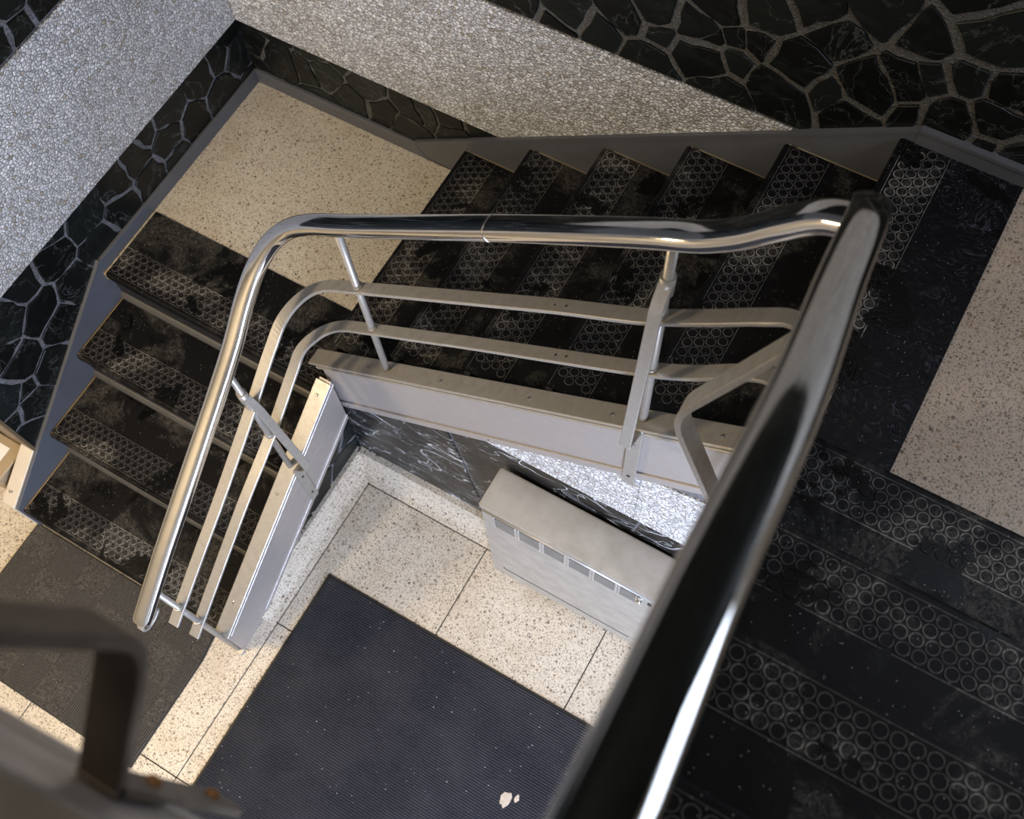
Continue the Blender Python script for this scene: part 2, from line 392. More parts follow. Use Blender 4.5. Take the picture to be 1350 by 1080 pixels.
# ------------------------------------------------------------------ crazy paving
def clip(poly, nx, ny, d):
    out = []
    for i in range(len(poly)):
        a, b = poly[i], poly[(i+1)%len(poly)]; da = a[0]*nx+a[1]*ny-d; db = b[0]*nx+b[1]*ny-d
        if da <= 0: out.append(a)
        if da*db < 0: t = da/(da-db); out.append((a[0]+(b[0]-a[0])*t, a[1]+(b[1]-a[1])*t))
    return out
def paving(parent, seeds, rectb, tomap, nrm, spacing, gap, rnd, depth=.006, mat='stone', fillup=True, cuts=()):
    x0, x1, y0, y1 = rectb; pts = [s for s in seeds]
    if fillup:
        for _ in range(4000):
            q = (rnd.uniform(x0, x1), rnd.uniform(y0, y1))
            if all(math.hypot(q[0]-s[0], q[1]-s[1]) > spacing*rnd.uniform(.95, 1.3) for s in pts): pts.append(q)
    wt = [rnd.uniform(-.0035, .0035) for _ in pts]
    for i, s in enumerate(pts):
        poly = [(x0,y0),(x1,y0),(x1,y1),(x0,y1)]
        for j, q in enumerate(pts):
            if i == j: continue
            dx, dy = q[0]-s[0], q[1]-s[1]; L = math.hypot(dx, dy)
            if L > 1.6 or L < 1e-6: continue
            nx, ny = dx/L, dy/L; g = gap*(.35+1.5*(((i*i+j*j+3*i*j) % 13)/13))
            poly = clip(poly, nx, ny, nx*s[0]+ny*s[1]+L/2+max(-.3*L, min(.3*L, (wt[i]-wt[j])/(2*L)))-g/2)
            if len(poly) < 3: break
        if len(poly) < 3: continue
        for nx, ny, d in cuts:
            if len(poly) > 2: poly = clip(poly, nx, ny, d)
        if len(poly) < 3: continue
        A = abs(sum(poly[k][0]*poly[(k+1)%len(poly)][1]-poly[(k+1)%len(poly)][0]*poly[k][1] for k in range(len(poly))))/2
        if A < 2e-4: continue
        cx = sum(q[0] for q in poly)/len(poly); cy = sum(q[1] for q in poly)/len(poly)
        ring = []
        for k in range(len(poly)):
            a, b = poly[k], poly[(k+1)%len(poly)]; L = math.hypot(b[0]-a[0], b[1]-a[1]); n = max(1, min(4, int(L/.035)))
            for h in range(n):
                t = h/n; px, py = a[0]+(b[0]-a[0])*t, a[1]+(b[1]-a[1])*t
                jit = min(.0085, L*.13); edge = min(px-x0, x1-px, py-y0, y1-py) < 1e-4
                if h == 0: px += (cx-px)*.02*(not edge); py += (cy-py)*.02*(not edge)
                elif not edge: px += rnd.uniform(-jit, jit); py += rnd.uniform(-jit, jit)
                ring.append((px, py))
        bm = bmesh.new(); dd = depth*rnd.uniform(.7, 1.3); nv = Vector(nrm)
        base = [bm.verts.new(Vector(tomap(q))) for q in ring]
        mid = [bm.verts.new(Vector(tomap(q))+nv*dd*.7) for q in ring]
        top = [bm.verts.new(Vector(tomap((q[0]+(cx-q[0])*.03, q[1]+(cy-q[1])*.03)))+nv*dd) for q in ring]
        n = len(ring)
        for lo, hi in ((base, mid), (mid, top)):
            for k in range(n): bm.faces.new((lo[k], lo[(k+1)%n], hi[(k+1)%n], hi[k]))
        bm.faces.new(top); bm.faces.new(base[::-1]); link('stone', tomesh(bm, 'stone'), mat, parent)

# stone centres on each wall (metres along the wall, height)
SL = [(1.7451, 0.9924), (1.671, 0.9565), (1.7574, 0.8895), (1.552, 0.9509), (1.6219, 0.8099), (1.3747, 0.9582), (1.4539, 0.8351), (1.2539, 0.978), (1.3282, 0.8831), (1.3319, 0.7988), (1.1839, 0.9403), (1.1966, 0.8262), (1.0637, 0.9335), (0.8975, 0.9492), (1.0218, 0.8302), (0.8831, 0.7953), (0.7636, 1.026), (0.7263, 0.9366), (0.5708, 0.957), (0.569, 0.8018), (0.4585, 0.9087), (0.6058, 0.6851), (0.3917, 0.7232), (0.3315, 0.6043), (0.2385, 0.5209), (0.3104, 0.4908), (0.4739, 0.5723), (0.2485, 0.4272), (0.3754, 0.7947), (0.7134, 0.751), (0.2682, 0.6642)]
SBL = [(0.1692, 1.0463), (0.0708, 0.9576), (0.1593, 0.9129), (0.271, 0.9126), (0.3352, 1.0296), (0.3767, 0.934), (0.4511, 1.0413), (0.5386, 0.9715), (0.6233, 0.8551), (0.7343, 0.9415), (0.7053, 0.8182), (0.8067, 0.9637), (0.8964, 0.9884), (0.9196, 0.9193), (1.0411, 1.0105), (0.4605, 0.866)]
SBU = [(1.3688, 1.742), (1.2077, 1.6835), (1.3283, 1.6443), (1.4629, 1.7038), (1.5335, 1.8034), (1.6391, 1.785), (1.6107, 1.86), (1.6212, 1.6542), (1.7408, 1.845), (1.753, 1.7486), (1.826, 1.8804), (1.8406, 1.787), (1.8156, 1.6617), (1.9679, 1.7508), (1.9129, 1.8986), (1.9094, 1.9812), (2.0098, 1.8778), (2.1089, 1.8305), (2.0738, 1.9969), (2.0245, 2.0454), (2.152, 2.1174), (2.2624, 2.0866), (2.1922, 1.8885), (2.1709, 1.7918), (2.3003, 1.8676), (2.3128, 1.9641), (2.2607, 1.9349), (2.3887, 2.0066), (2.3946, 2.1773), (2.4875, 2.0112), (2.4873, 1.8554), (2.4816, 1.9197), (2.5524, 1.8587), (2.3927, 1.8746), (1.7892, 1.9472), (2.3558, 2.2238)]
SLU = [(1.0757, 1.7556), (1.0608, 1.6669), (1.1819, 1.6712), (0.9966, 1.6786)]

# ------------------------------------------------------------------ the setting
rnd = random.Random(3)
ZD, ZW = 1.02, 1.632     # top of the dark dado, top of the white band
wl = tag(box('wall_left', (-.14, .2, 0), (-.004, YB+.2, ZTOP), 'mortar'), kind='structure')
paving(wl, SL, (.205, YB, .02, ZD), lambda q: (-.004, q[0], q[1]), (1,0,0), .17, .010, rnd)
paving(wl, SLU, (.205, YB, ZW+.01, 2.75), lambda q: (-.004, q[0], q[1]), (1,0,0), .2, .013, rnd)
for a, b in ((.205, 1.0975), (1.0995, YB)): box('pebble_panel', (-.02, a, ZD), (.003, b, ZW), 'pebble', wl)
box('corner_bead', (-.145, .192, 0), (.004, .206, ZTOP), 'brown', wl, .002)
wb = tag(box('wall_back', (-.14, YB+.004, 0), (XR+.14, YB+.2, ZTOP), 'mortar2'), kind='structure')
paving(wb, SBL, (.0, 1.35, .72, ZD), lambda q: (q[0], YB+.004, q[1]), (0,-1,0), .17, .010, rnd)
paving(wb, SBU, (.0, XR, ZW+.01, 2.455), lambda q: (q[0], YB+.004, q[1]), (0,-1,0), .2, .014, rnd)
for a, b in ((.004, .977), (.9785, 1.565), (1.5665, 2.3)): box('pebble_panel', (a, YB-.003, ZD), (b, YB+.02, ZW), 'pebble', wb)
for a, b in ((.004, 1.2), (1.2015, 2.4), (2.4015, XR)): box('pebble_panel', (a, YB-.003, 2.46), (b, YB+.02, 2.95), 'pebble', wb)
box('dark_panel', (.004, YB-.002, 2.95), (XR, YB+.02, 4.3), 'stone', wb)
tag(box('wall_right', (XR, YF, 0), (XR+.14, YB+.2, ZTOP), 'plaster'), kind='structure')
tag(box('wall_front', (-1.9, YF-.14, 0), (XR+.14, YF, ZTOP), 'plaster'), kind='structure')
tag(box('wall_hall', (-2.0, YF, 0), (-1.86, YB+.2, ZTOP), 'plaster'), kind='structure')
tag(box('wall_hall_back', (-1.9, YB, 0), (-.14, YB+.14, ZTOP), 'plaster'), kind='structure')
tag(box('ceiling', (-2, YF-.14, ZTOP), (XR+.14, YB+.2, ZTOP+.1), 'white'), kind='structure')

# ground floor: divider strips below, terrazzo slabs as separate pieces above
fl = tag(box('floor', (-1.9, YF, -.12), (XR, YB, -.012), 'joint'), kind='structure')
xs = [-1.9, -.95, -.32, .42, 1.0502, 1.5919, 2.1365, 2.7, 3.5]; ys = [YF, -1.14, -.5014, .134, .7662]
for i in range(len(xs)-1):
    for j in range(len(ys)-1):
        g = .0022
        box('terrazzo_slab', (xs[i]+g, ys[j]+g, -.03), (xs[i+1]-g, ys[j+1]-g, 0), 'terr1', fl, .0008)
box('terrazzo_slab', (1.0502+.002, .7662+.0022, -.03), (XR, .84, 0), 'terr1', fl)
box('terrazzo_slab', (-1.9, .768, -.03), (0, YB, 0), 'terr1', fl)

# walls under the flights, with the coved terrazzo skirting
wu = tag(prism('wall_under_stair', [(.965, 0), (XR, 0), (XR, 1.48), (2.36, 1.46), (.965, .508)], 1, .866, .93, 'mortar'), kind='structure')
rw = random.Random(11)
SW = [(1.22,.40),(1.79,.47),(2.36,.40),(2.95,.45)]
paving(wu, SW, (.966, XR, .0, .925), lambda q: (q[0], .866, q[1]), (0,-1,0), .3, .006, rw, .004, 'slab', False, ((-.688, 1, -.156),))
for a, b in ((1.575, 2.1085), (2.11, 2.9), (2.9015, XR)):
    top = lambda x: min(.868+(x-1.0)*.688-.336, 1.47)
    prism('pebble_panel', [(a, .925), (b, .925), (b, top(b)), (a, max(top(a), .926))], 1, .8615, .88, 'pebble', wu)
wa = tag(prism('wall_under_flight', [(.13, 0), (.93, 0), (.93, .49), (.13, .0035)], 0, .90, .957, 'mortar'), kind='structure')
paving(wa, [(.75,.3),(.8,.12),(.6,.2),(.62,.36),(.45,.08),(.88,.42),(.4,.22),(.25,.08),(.85,.25)], (0, .93, 0, .52), lambda q: (.957, q[0], q[1]), (1,0,0), .2, .012, rw, .005, 'stone', False, ((-.61, 1, -.0765),))
def cove(name, poly, axis, a, b): return prism(name, poly, axis, a, b, 'terr1', None)
cv = [(-.016, 0), (-.016, .10), (.016, .10), (.020, .085), (.026, .05), (.042, .020), (.060, .006), (.083, 0)]
tag(cove('baseboard_back', [(.852-d, z) for d, z in cv], 0, .972, XR), kind='structure')
tag(cove('baseboard_side', [(.962+d, z) for d, z in cv], 1, .12, .855), kind='structure')

# ------------------------------------------------------------------ treads
def stud_mesh(W, name):
    bm = bmesh.new(); pitch = .0292; rows = 4; n = 14
    for rr in range(rows):
        v = .032+rr*pitch*.866; cnt = int((W-.02)/pitch)
        for i in range(cnt):
            u = .018+i*pitch+(pitch/2 if rr % 2 else 0)
            if u > W-.012: continue
            def ring(r, h): return [bm.verts.new((u+r*math.cos(2*math.pi*k/n), v+r*math.sin(2*math.pi*k/n), h)) for k in range(n)]
            A, B, C, D = ring(.0136, -.0005), ring(.0130, .0022), ring(.0112, .0022), ring(.0103, .0010)
            for x, y, mi in ((A,B,1),(B,C,1),(C,D,0)):
                for k in range(n):
                    f = bm.faces.new((x[k], x[(k+1)%n], y[(k+1)%n], y[k])); f.material_index = mi
            bm.faces.new(D).material_index = 0
    # fine raised line behind the stud field
    v = .032+rows*pitch*.866-.009
    vs = [bm.verts.new(q) for q in ((.004, v, .0012), (W-.004, v, .0012), (W-.004, v+.0022, .0012), (.004, v+.0022, .0012))]
    bm.faces.new(vs).material_index = 1
    vs = [bm.verts.new(q) for q in ((.004, .0125, .0008), (W-.004, .0125, .0008), (W-.004, .0140, .0008), (.004, .0140, .0008))]
    bm.faces.new(vs).material_index = 1
    me = bpy.data.meshes.new(name); bm.to_mesh(me); bm.free(); me.materials.append(M['rubber']); me.materials.append(M['rim'])
    return me
def rubber_mesh(W, D, name):
    # rubber sheet with a rounded nosing lip; u = width, v = depth, top at 0
    prof = [(-.004, -.034), (-.006, -.012), (-.003, -.003), (.003, 0), (D, 0), (D, -.006), (.010, -.006), (.006, -.034)]
    bm = bmesh.new(); A = [bm.verts.new((0, v, z)) for v, z in prof]; B = [bm.verts.new((W, v, z)) for v, z in prof]; n = len(prof)
    bm.faces.new(A); bm.faces.new(B)
    for i in range(n): bm.faces.new((A[i], B[i], B[(i+1)%n], A[(i+1)%n]))
    me = tomesh(bm, name); me.materials.append(M['rubber']); return me
def slab_mesh(W, D, h, name, mat, u0=-.004):
    bm = bmesh.new(); addbox(bm, (u0, .006, -h), (W, D, -.006)); me = tomesh(bm, name); me.materials.append(M[mat]); return me
def riser_mesh(W, h, name):
    bm = bmesh.new(); addbox(bm, (0, .011, -h), (W, .03, -.006)); me = tomesh(bm, name); me.materials.append(M['riser']); return me
def foot_mesh(W, h, name):
    prof = [(.011, 0), (-.006, 0), (-.004, .010), (.004, .020), (.011, .024)]
    bm = bmesh.new(); A = [bm.verts.new((0, v, z-h)) for v, z in prof]; B = [bm.verts.new((W, v, z-h)) for v, z in prof]; n = len(prof)
    bm.faces.new(A); bm.faces.new(B)
    for i in range(n): bm.faces.new((A[i], B[i], B[(i+1)%n], A[(i+1)%n]))
    me = tomesh(bm, name); me.materials.append(M['strip']); return me

def flight(root, n, W, D, h, place, rz, last_is_landing, edge=.018):
    ru, st, sl, ri, fo = rubber_mesh(W-edge, D, 'tread_rubber'), stud_mesh(W-edge, 'stud_strip'), slab_mesh(W-.02, D+.03, .045, 'tread_slab', 'gap'), riser_mesh(W, h, 'riser'), foot_mesh(W, h, 'riser_foot')
    for k in range(n):
        p = place(k)
        rj = link('riser', ri, None, root, p, rz); link('riser_foot', fo, None, rj, p, rz)
        if last_is_landing and k == n-1: continue
        t = link('tread', sl, None, root, p, rz)
        e = Matrix.Rotation(rz, 3, 'Z') @ Vector((edge*.6, 0, 0)); q = (p[0]+e.x, p[1]+e.y, p[2])
        r = link('rubber_cover', ru, None, t, q, rz)
        s = link('stud_strip', st, None, t, q, rz); s['kind'] = 'stuff'

# --- flight A
fa = thing('stair_flight', (.5, .1, 0), 'lowest short flight of four rubber-covered steps rising from the ground floor beside the left wall', 'stairs')
flight(fa, 4, .95, T_+.012, R_, lambda k: (0, k*T_, (k+1)*R_), 0, True, .034)
prism('wall_stringer', [(-.012,0),(.06,0),(.9,.55),(.9,.70),(.835,.762),(-.012,.2)], 0, -.003, .012, 'paint', fa, .0015)
cap = prism('stringer_edge', [(.20,.337),(.835,.759),(.835,.768),(.20,.346)], 0, -.012, .016, 'paint', fa)
cap2 = prism('stringer_cap', [(-.016,.0),(.2,.0),(.2,.346),(-.016,.206)], 0, -.062, -.001, 'cream', fa, .003)
disc_screw('screw', (-.034, .03, .245), (0,-.55,.83), .006, 'screw', cap2)
# inner stringer A : plate, cap, bead, lower flange
def zA(y): return .232+.632*y
pa = prism('inner_stringer', [(-.012,0),(.13,0),(.15,.03),(.846,.455),(.846,zA(.846)-.01),(-.012,zA(-.012)-.01)], 0, .952, .998, 'stringer', fa, .0015)
pc = prism('stringer_cap', [(-.014,zA(-.014)-.012),(.835,zA(.835)-.012),(.835,zA(.835)),(-.014,zA(-.014))], 0, .945, 1.004, 'bar', pa, .002)
prism('stringer_bead', [(.0,zA(0)-.030),(.846,zA(.846)-.030),(.846,zA(.846)-.018),(.0,zA(0)-.018)], 0, .99, 1.006, 'stringer', pa, .002)
prism('stringer_flange', [(.15,.032),(.846,.457),(.846,.485),(.15,.060)], 0, .99, 1.004, 'stringer', pa, .0015)
for y in (.10, .47, .79): disc_screw('screw', (.972, y, zA(y)), (0,-.53,.85), .006, 'screw', pa)
disc_screw('screw', (1.003, .825, .466), (1,0,0), .004, 'screw', pa)
prism('step_core', [(.10,.001),(.9,.001),(.9,.51)], 0, .02, .90, 'soffit', fa)

# --- landing 1
l1 = thing('stair_landing', (.5, 1.3, .5), 'cream terrazzo corner landing with a black rubber strip, between the two lower flights', 'landing')
prism('terrazzo_slab', [(.013,3*T_+.012),(.966,3*T_+.012),(.966,YB-.012),(.013,YB-.012)], 2, Z1-.06, Z1-.0005, 'terr2', l1)
rub = link('rubber_cover', rubber_mesh(.93, 1.122-3*T_, 'landing_rubber'), None, l1, (.024, 3*T_, Z1+.005), 0)
s = link('stud_strip', stud_mesh(.93, 'landing_studs'), None, rub, (.024, 3*T_, Z1+.005), 0); s['kind'] = 'stuff'
box('edge_strip', (.0, 3*T_-.004, Z1-.04), (.024, 3*T_+.02, Z1+.002), 'gap', l1, .002)
b1 = tag(prism('baseboard_left', [(.83, Z1-.02), (YB, Z1-.02), (YB, Z1+.06), (.83, Z1+.06)], 0, -.003, .013, 'paint', None, .0015), kind='structure')
b2 = tag(prism('baseboard_rear', [(.013, Z1-.02), (.80, Z1-.02), (.735, Z1+.068), (.013, Z1+.068)], 1, YB+.003, YB-.013, 'paint', None, .0015), kind='structure')
box('landing_underside', (.0, .93, Z1-.18), (.97, YB, Z1-.06), 'soffit', l1)

# --- flight B
fb = thing('stair_flight', (1.6, 1.3, .7), 'middle flight of rubber-covered steps rising along the back wall between the two landings', 'stairs')
DB = YB-.924
flight(fb, 6, DB, TB+.02, RB, lambda k: (XB+k*TB, YB-.006, Z1+(k+1)*RB), -math.pi/2, True, .022)
def zwb(x): return .774+(x-.735)*.653
prism('wall_stringer', [(.62,.70),(.735,.772),(2.352,1.83),(2.352,1.60),(.95,.70)], 1, YB+.002, YB-.010, 'paint', fb, .0015)
prism('stringer_edge', [(.735,zwb(.735)-.006),(2.352,zwb(2.352)-.006),(2.352,zwb(2.352)+.004),(.735,zwb(.735)+.004)], 1, YB+.002, YB-.015, 'paint', fb)
def zB(x): return .868+(x-1.0)*.688      # cap top, measured
x0, x1 = .905, 2.372
pb = prism('inner_stringer', [(x0+.055,zB(x0+.055)-.012),(x1,zB(x1)-.012),(x1,zB(x1)-.345),(x0+.065,zB(x0+.065)-.335)], 1, .862, .906, 'stringer', fb, .0015)
prism('stringer_cap', [(x0,zB(x0)-.012),(x1,zB(x1)-.012),(x1,zB(x1)),(x0+.01,zB(x0+.01))], 1, .852, .915, 'bar', pb, .003)
prism('stringer_bead', [(x0+.045,zB(x0+.045)-.034),(x1,zB(x1)-.034),(x1,zB(x1)-.020),(x0+.035,zB(x0+.035)-.020)], 1, .851, .87, 'bar', pb, .003)
prism('stringer_flange', [(x0+.06,zB(x0+.06)-.338),(x1,zB(x1)-.345),(x1,zB(x1)-.305),(x0+.06,zB(x0+.06)-.298)], 1, .855, .87, 'stringer', pb, .002)
box('end_plate', (x0+.048, .866, zB(x0)-.22), (x0+.062, .908, zB(x0)+.02), 'paint', pb, .002)
for x in (1.17, 1.46, 1.76, 2.0, 2.27): disc_screw('screw', (x, .880, zB(x)), (-.57,0,.82), .006, 'screw', pb)
disc_screw('screw', (1.02, .854, zB(1.02)-.32), (0,-1,0), .0035, 'screw', pb); disc_screw('screw', (1.62, .854, zB(1.62)-.32), (0,-1,0), .0035, 'screw', pb)
prism('soffit', [(.97,.48),(2.31,1.36),(2.31,1.53),(.97,.64)], 1, .932, YB-.012, 'soffit', fb)

# --- landing 2
l2 = thing('stair_landing', (2.9, 1.3, 1.6), 'upper pinkish terrazzo landing with a wide worn rubber strip, at the right edge', 'landing')
X6 = XB+5*TB
prism('terrazzo_slab', [(X6+.012,YC-.02),(XR-.005,YC-.02),(XR-.005,YB-.012),(X6+.012,YB-.012)], 2, Z2-.06, Z2-.0005, 'terr3', l2)
W2 = YB-.006-.905
rub2 = link('rubber_cover', rubber_mesh(W2, 2.6202-X6, 'landing_rubber'), None, l2, (X6, YB-.012, Z2+.005), -math.pi/2)
rub2.data.materials.clear(); rub2.data.materials.append(M['wavy'])
s = link('stud_strip', stud_mesh(W2, 'landing_studs'), None, rub2, (X6, YB-.012, Z2+.005), -math.pi/2); s['kind'] = 'stuff'
box('landing_underside', (X6+.02, YC-.03, Z2-.2), (XR-.005, YB-.004, Z2-.06), 'soffit', l2)
prism('baseboard', [(2.345, Z2-.02), (XR-.005, Z2-.02), (XR-.005, Z2+.055), (2.345, Z2+.055)], 1, YB+.003, YB-.014, 'paint', l2, .0015)
prism('baseboard_edge', [(2.345, Z2+.052), (XR-.005, Z2+.052), (XR-.005, Z2+.062), (2.345, Z2+.062)], 1, YB+.003, YB-.018, 'paint', l2)

# --- flight C
fc = thing('stair_flight', (2.9, .4, 1.77), 'dark rubber-covered flight climbing toward the viewer at the lower right', 'stairs')
XC0, XC1 = 2.352, 2.396
flight(fc, 5, XR-.006-XC1+.01, TC+.02, RB, lambda k: (XR-.006, YC-k*TC, Z2+(k+1)*RB), math.pi, True, .012)
def zC(y): return Z2+RB+(YC-y)*RB/TC+.045
pcs = prism('inner_stringer', [(.905,zC(.905)-.012),(-.2,zC(-.2)-.012),(-.2,zC(-.2)-.345),(.905,zC(.905)-.345)], 0, XC0, XC1, 'stringer', fc, .0015)
prism('stringer_cap', [(.905,zC(.905)-.012),(-.2,zC(-.2)-.012),(-.2,zC(-.2)),(.905,zC(.905))], 0, XC0-.006, XC1+.004, 'bar', pcs, .003)
prism('soffit', [(YC-.035,Z2-.2),(YC-.035,Z2-.05),(-.2,2.44),(-.2,2.28)], 0, XC1, XR-.01, 'soffit', fc)
l3 = thing('stair_landing', (2.9, -.9, Z3-.2), 'topmost terrazzo landing below the lower right corner', 'landing')
box('terrazzo_slab', (XC0, YF+.005, Z3-.12), (XR-.005, YC-4*TC-.012, Z3), 'terr3', l3)

# --- flight D (foreground, lower left corner)
fd = thing('stair_flight', (1.6, -.9, Z3), 'uppermost flight whose metal stringer crosses the lower left corner', 'stairs')
XD = 2.33
flight(fd, 7, .905, TB+.02, RB, lambda k: (XD-k*TB, -1.18, Z3+(k+1)*RB), math.pi/2, False, .012)
def zD(x): return 3.305+(2.0625-x)*.664
xa, xb_ = .3, 2.36
pds = prism('inner_stringer', [(xa,zD(xa)-.012),(xb_,zD(xb_)-.012),(xb_,zD(xb_)-.297),(xa,zD(xa)-.297)], 1, -.26, -.21, 'stringer', fd, .0015)
prism('stringer_cap', [(xa,zD(xa)-.012),(xb_,zD(xb_)-.012),(xb_,zD(xb_)),(xa,zD(xa))], 1, -.266, -.203, 'bar', pds, .003)
prism('stringer_flange', [(xa,zD(xa)-.297),(xb_,zD(xb_)-.297),(xb_,zD(xb_)-.268),(xa,zD(xa)-.268)], 1, -.216, -.204, 'stringer', pds, .002)
prism('soffit', [(XD,Z3-.2),(XD,Z3-.07),(XD-7*TB,Z3+7*RB-.07),(XD-7*TB,Z3+7*RB-.22)], 1, -1.18, -.268, 'soffit', fd)

# ------------------------------------------------------------------ railings
POST_R = .0105
def bar_path(pts): return smooth_path(pts, 7)
ra = thing('stair_railing', (.975, -.02, 0), 'polished steel handrail with two flat bars, bending round the inner corner of the lower landing', 'railing')
rail_pts = [(.975,-.105,.848),(.975,.0,.932),(.975,.10,1.010),(.975,.36,1.200),(.975,.62,1.396),(.976,.72,1.492),(.986,.795,1.566),(1.020,.850,1.640),(1.075,.879,1.704),(1.150,.885,1.770),(1.273,.885,1.856),(1.519,.885,2.032),(1.719,.885,2.176),(2.008,.885,2.376),(2.06,.885,2.410),(2.126,.885,2.452),(2.19,.885,2.512),(2.245,.885,2.580),(2.298,.885,2.638),(2.345,.878,2.668)]
hr = sweep('handrail', bar_path(rail_pts), oval(.0285, .0215, 32), 'polish', ra, round_ends=.018)
# thin joint ring where two rail lengths meet, and the curled end under the tip
jp = [Vector((1.695,.885,2.1585)), Vector((1.6985,.885,2.161))]
sweep('rail_joint', jp, oval(.0291, .0221, 32), 'screw', hr)
sweep('curled_end', smooth_path([(.975,-.118,.838),(.975,-.128,.815),(.975,-.115,.795),(.975,-.085,.797),(.975,-.055,.815)], 5), rect(.012, .004), 'bar', hr, side=(1,0,0))
b1pts = [(.975,-.068,.632),(.975,.172,.800),(.975,.301,.888),(.975,.551,1.072),(.976,.722,1.208),(.986,.798,1.276),(1.028,.854,1.344),(1.102,.884,1.424),(1.247,.885,1.536),(1.47,.885,1.697),(1.681,.885,1.848),(1.856,.885,1.972),(2.046,.885,2.098),(2.106,.885,2.148),(2.186,.885,2.220),(2.26,.885,2.290),(2.312,.882,2.334),(2.352,.858,2.362),(2.372,.81,2.385),(2.378,.72,2.44)]
b2pts = [(.975,-.064,.432),(.975,.225,.636),(.975,.358,.728),(.975,.556,.850),(.975,.633,.906),(.979,.75,1.006),(.990,.805,1.068),(1.032,.857,1.120),(1.101,.884,1.186),(1.238,.885,1.294),(1.435,.885,1.434),(1.583,.885,1.540),(2.032,.885,1.850),(2.112,.885,1.910),(2.182,.885,1.974),(2.247,.885,2.046),(2.312,.882,2.10),(2.352,.858,2.13),(2.372,.81,2.155),(2.378,.72,2.21)]
fb1 = sweep('flat_bar', bar_path(b1pts), rect(.0185, .0055), 'bar', ra, smooth=False)
fb2 = sweep('flat_bar', bar_path(b2pts), rect(.0185, .0055), 'bar', ra, smooth=False)
for par, pts in ((fb1, [(1.84,.885,1.9665),(1.868,.885,1.986)]), (fb2, [(1.84,.885,1.7235),(1.868,.885,1.743)])):
    for p_ in pts: disc_screw('rivet', (p_[0], p_[1], p_[2]), (-.57,0,.82), .0035, 'dark', par, .0012)
# posts with collars
def post(root, p0, p1, hits=()):
    o = tube('post', p0, p1, POST_R, 'bar', root)
    for z in hits: tube('collar', (p0[0], p0[1], z), (p0[0], p0[1], z+.010), POST_R*1.32, 'bar', o)
    return o
post(ra, (.975,-.018,0), (.975,-.018,.905), (.680, .482))
post(ra, (.975,.566,.560), (.975,.566,1.345), (1.098, .872))
post(ra, (1.245,.885,1.020), (1.240,.885,1.82), (1.545, 1.310))
post(ra, (2.078,.885,1.585), (2.078,.885,2.41), (2.135, 1.893))
def bracket(root, name, path, width_dir, mat='bar', hw=.0185, th=.0045, rad=.03):
    return sweep(name, fillet(path, rad, 6), rect(hw, th), mat, root, side=width_dir, smooth=False)
# flat braces that run from the post, out over the well and back to a plate on the stringer
ba = bracket(ra, 'brace', [(.985,.566,1.165),(1.012,.566,1.115),(1.085,.566,.70),(1.006,.566,.60)], (0,1,0), hw=.014, rad=.045)
pl = box('brace_plate', (.998, .548, .30), (1.010, .584, .585), 'bar', ra, .001)
disc_screw('screw', (1.010, .566, .52), (1,0,0), .005, 'dark', pl); disc_screw('screw', (1.010, .566, .36), (1,0,0), .005, 'dark', pl)
tube('clamp', (.975,.566,1.135), (.975,.566,1.195), POST_R*1.5, 'bar', ba)
bb = bracket(ra, 'brace', [(2.078,.878,2.265),(2.078,.850,2.215),(2.078,.785,1.640),(2.078,.852,1.600)], (1,0,0), hw=.014, rad=.02)
pl = box('brace_plate', (2.060, .846, 1.235), (2.096, .858, 1.605), 'bar', ra, .001)
disc_screw('screw', (2.078, .846, 1.53), (0,-1,0), .005, 'dark', pl); disc_screw('screw', (2.078, .846, 1.30), (0,-1,0), .005, 'dark', pl)
tube('clamp', (2.078,.885,2.225), (2.078,.885,2.285), POST_R*1.5, 'bar', bb)
box('foot_plate', (.955, -.034, 0), (1.004, -.006, .012), 'bar', ra, .002)

rc = thing('stair_railing', (2.38, .75, 1.9), 'large polished handrail in the foreground running down the right-hand flight toward the viewer', 'railing')
crail = [(2.352,.885,2.700),(2.357,.82,2.762),(2.368,.62,2.900),(2.384,.388,3.058),(2.3915,.144,3.222),(2.397,.02,3.306),(2.400,-.06,3.361),(2.402,-.22,3.47)]
hc = sweep('handrail', smooth_path(crail, 8), oval(.0292, .0225, 36), 'polish', rc, round_ends=.022)
sweep('flat_bar', smooth_path([(2.378,.70,2.452),(2.378,.3,2.725),(2.378,-.2,3.066)], 5), rect(.0185,.0055), 'bar', rc, smooth=False)
sweep('flat_bar', smooth_path([(2.378,.70,2.222),(2.378,.3,2.495),(2.378,-.2,2.836)], 5), rect(.0185,.0055), 'bar', rc, smooth=False)
post(rc, (2.372,.73,2.05), (2.372,.73,2.83), ())
bc = bracket(rc, 'brace', [(2.372,.73,2.66),(2.345,.73,2.55),(2.192,.73,2.11),(2.345,.73,1.70)], (0,1,0), hw=.0235, th=.007, rad=.07)
pl = box('brace_plate', (2.340, .708, 1.52), (2.352, .752, 1.80), 'bar', rc, .001)

rd = thing('stair_railing', (2.06, -.22, 2.9), 'blurred dark bent metal brace and rail post in the lower left corner', 'railing')
bd = bracket(rd, 'brace', [(2.052,-.215,3.85),(2.052,-.135,3.44),(2.052,-.098,3.255),(2.052,-.205,3.130)], (1,0,0), 'backlit_bracket', hw=.0205, th=.006, rad=.035)
pl = box('brace_plate', (2.0315, -.207, 2.80), (2.0725, -.197, 3.14), 'backlit_bracket', rd, .001)
for z in (3.03, 2.86): disc_screw('bolt', (2.052, -.197, z), (0,1,0), .008, 'bolt', pl, .007)
post(rd, (2.052,-.235,zD(2.052)-.01), (2.052,-.235,3.95), ())

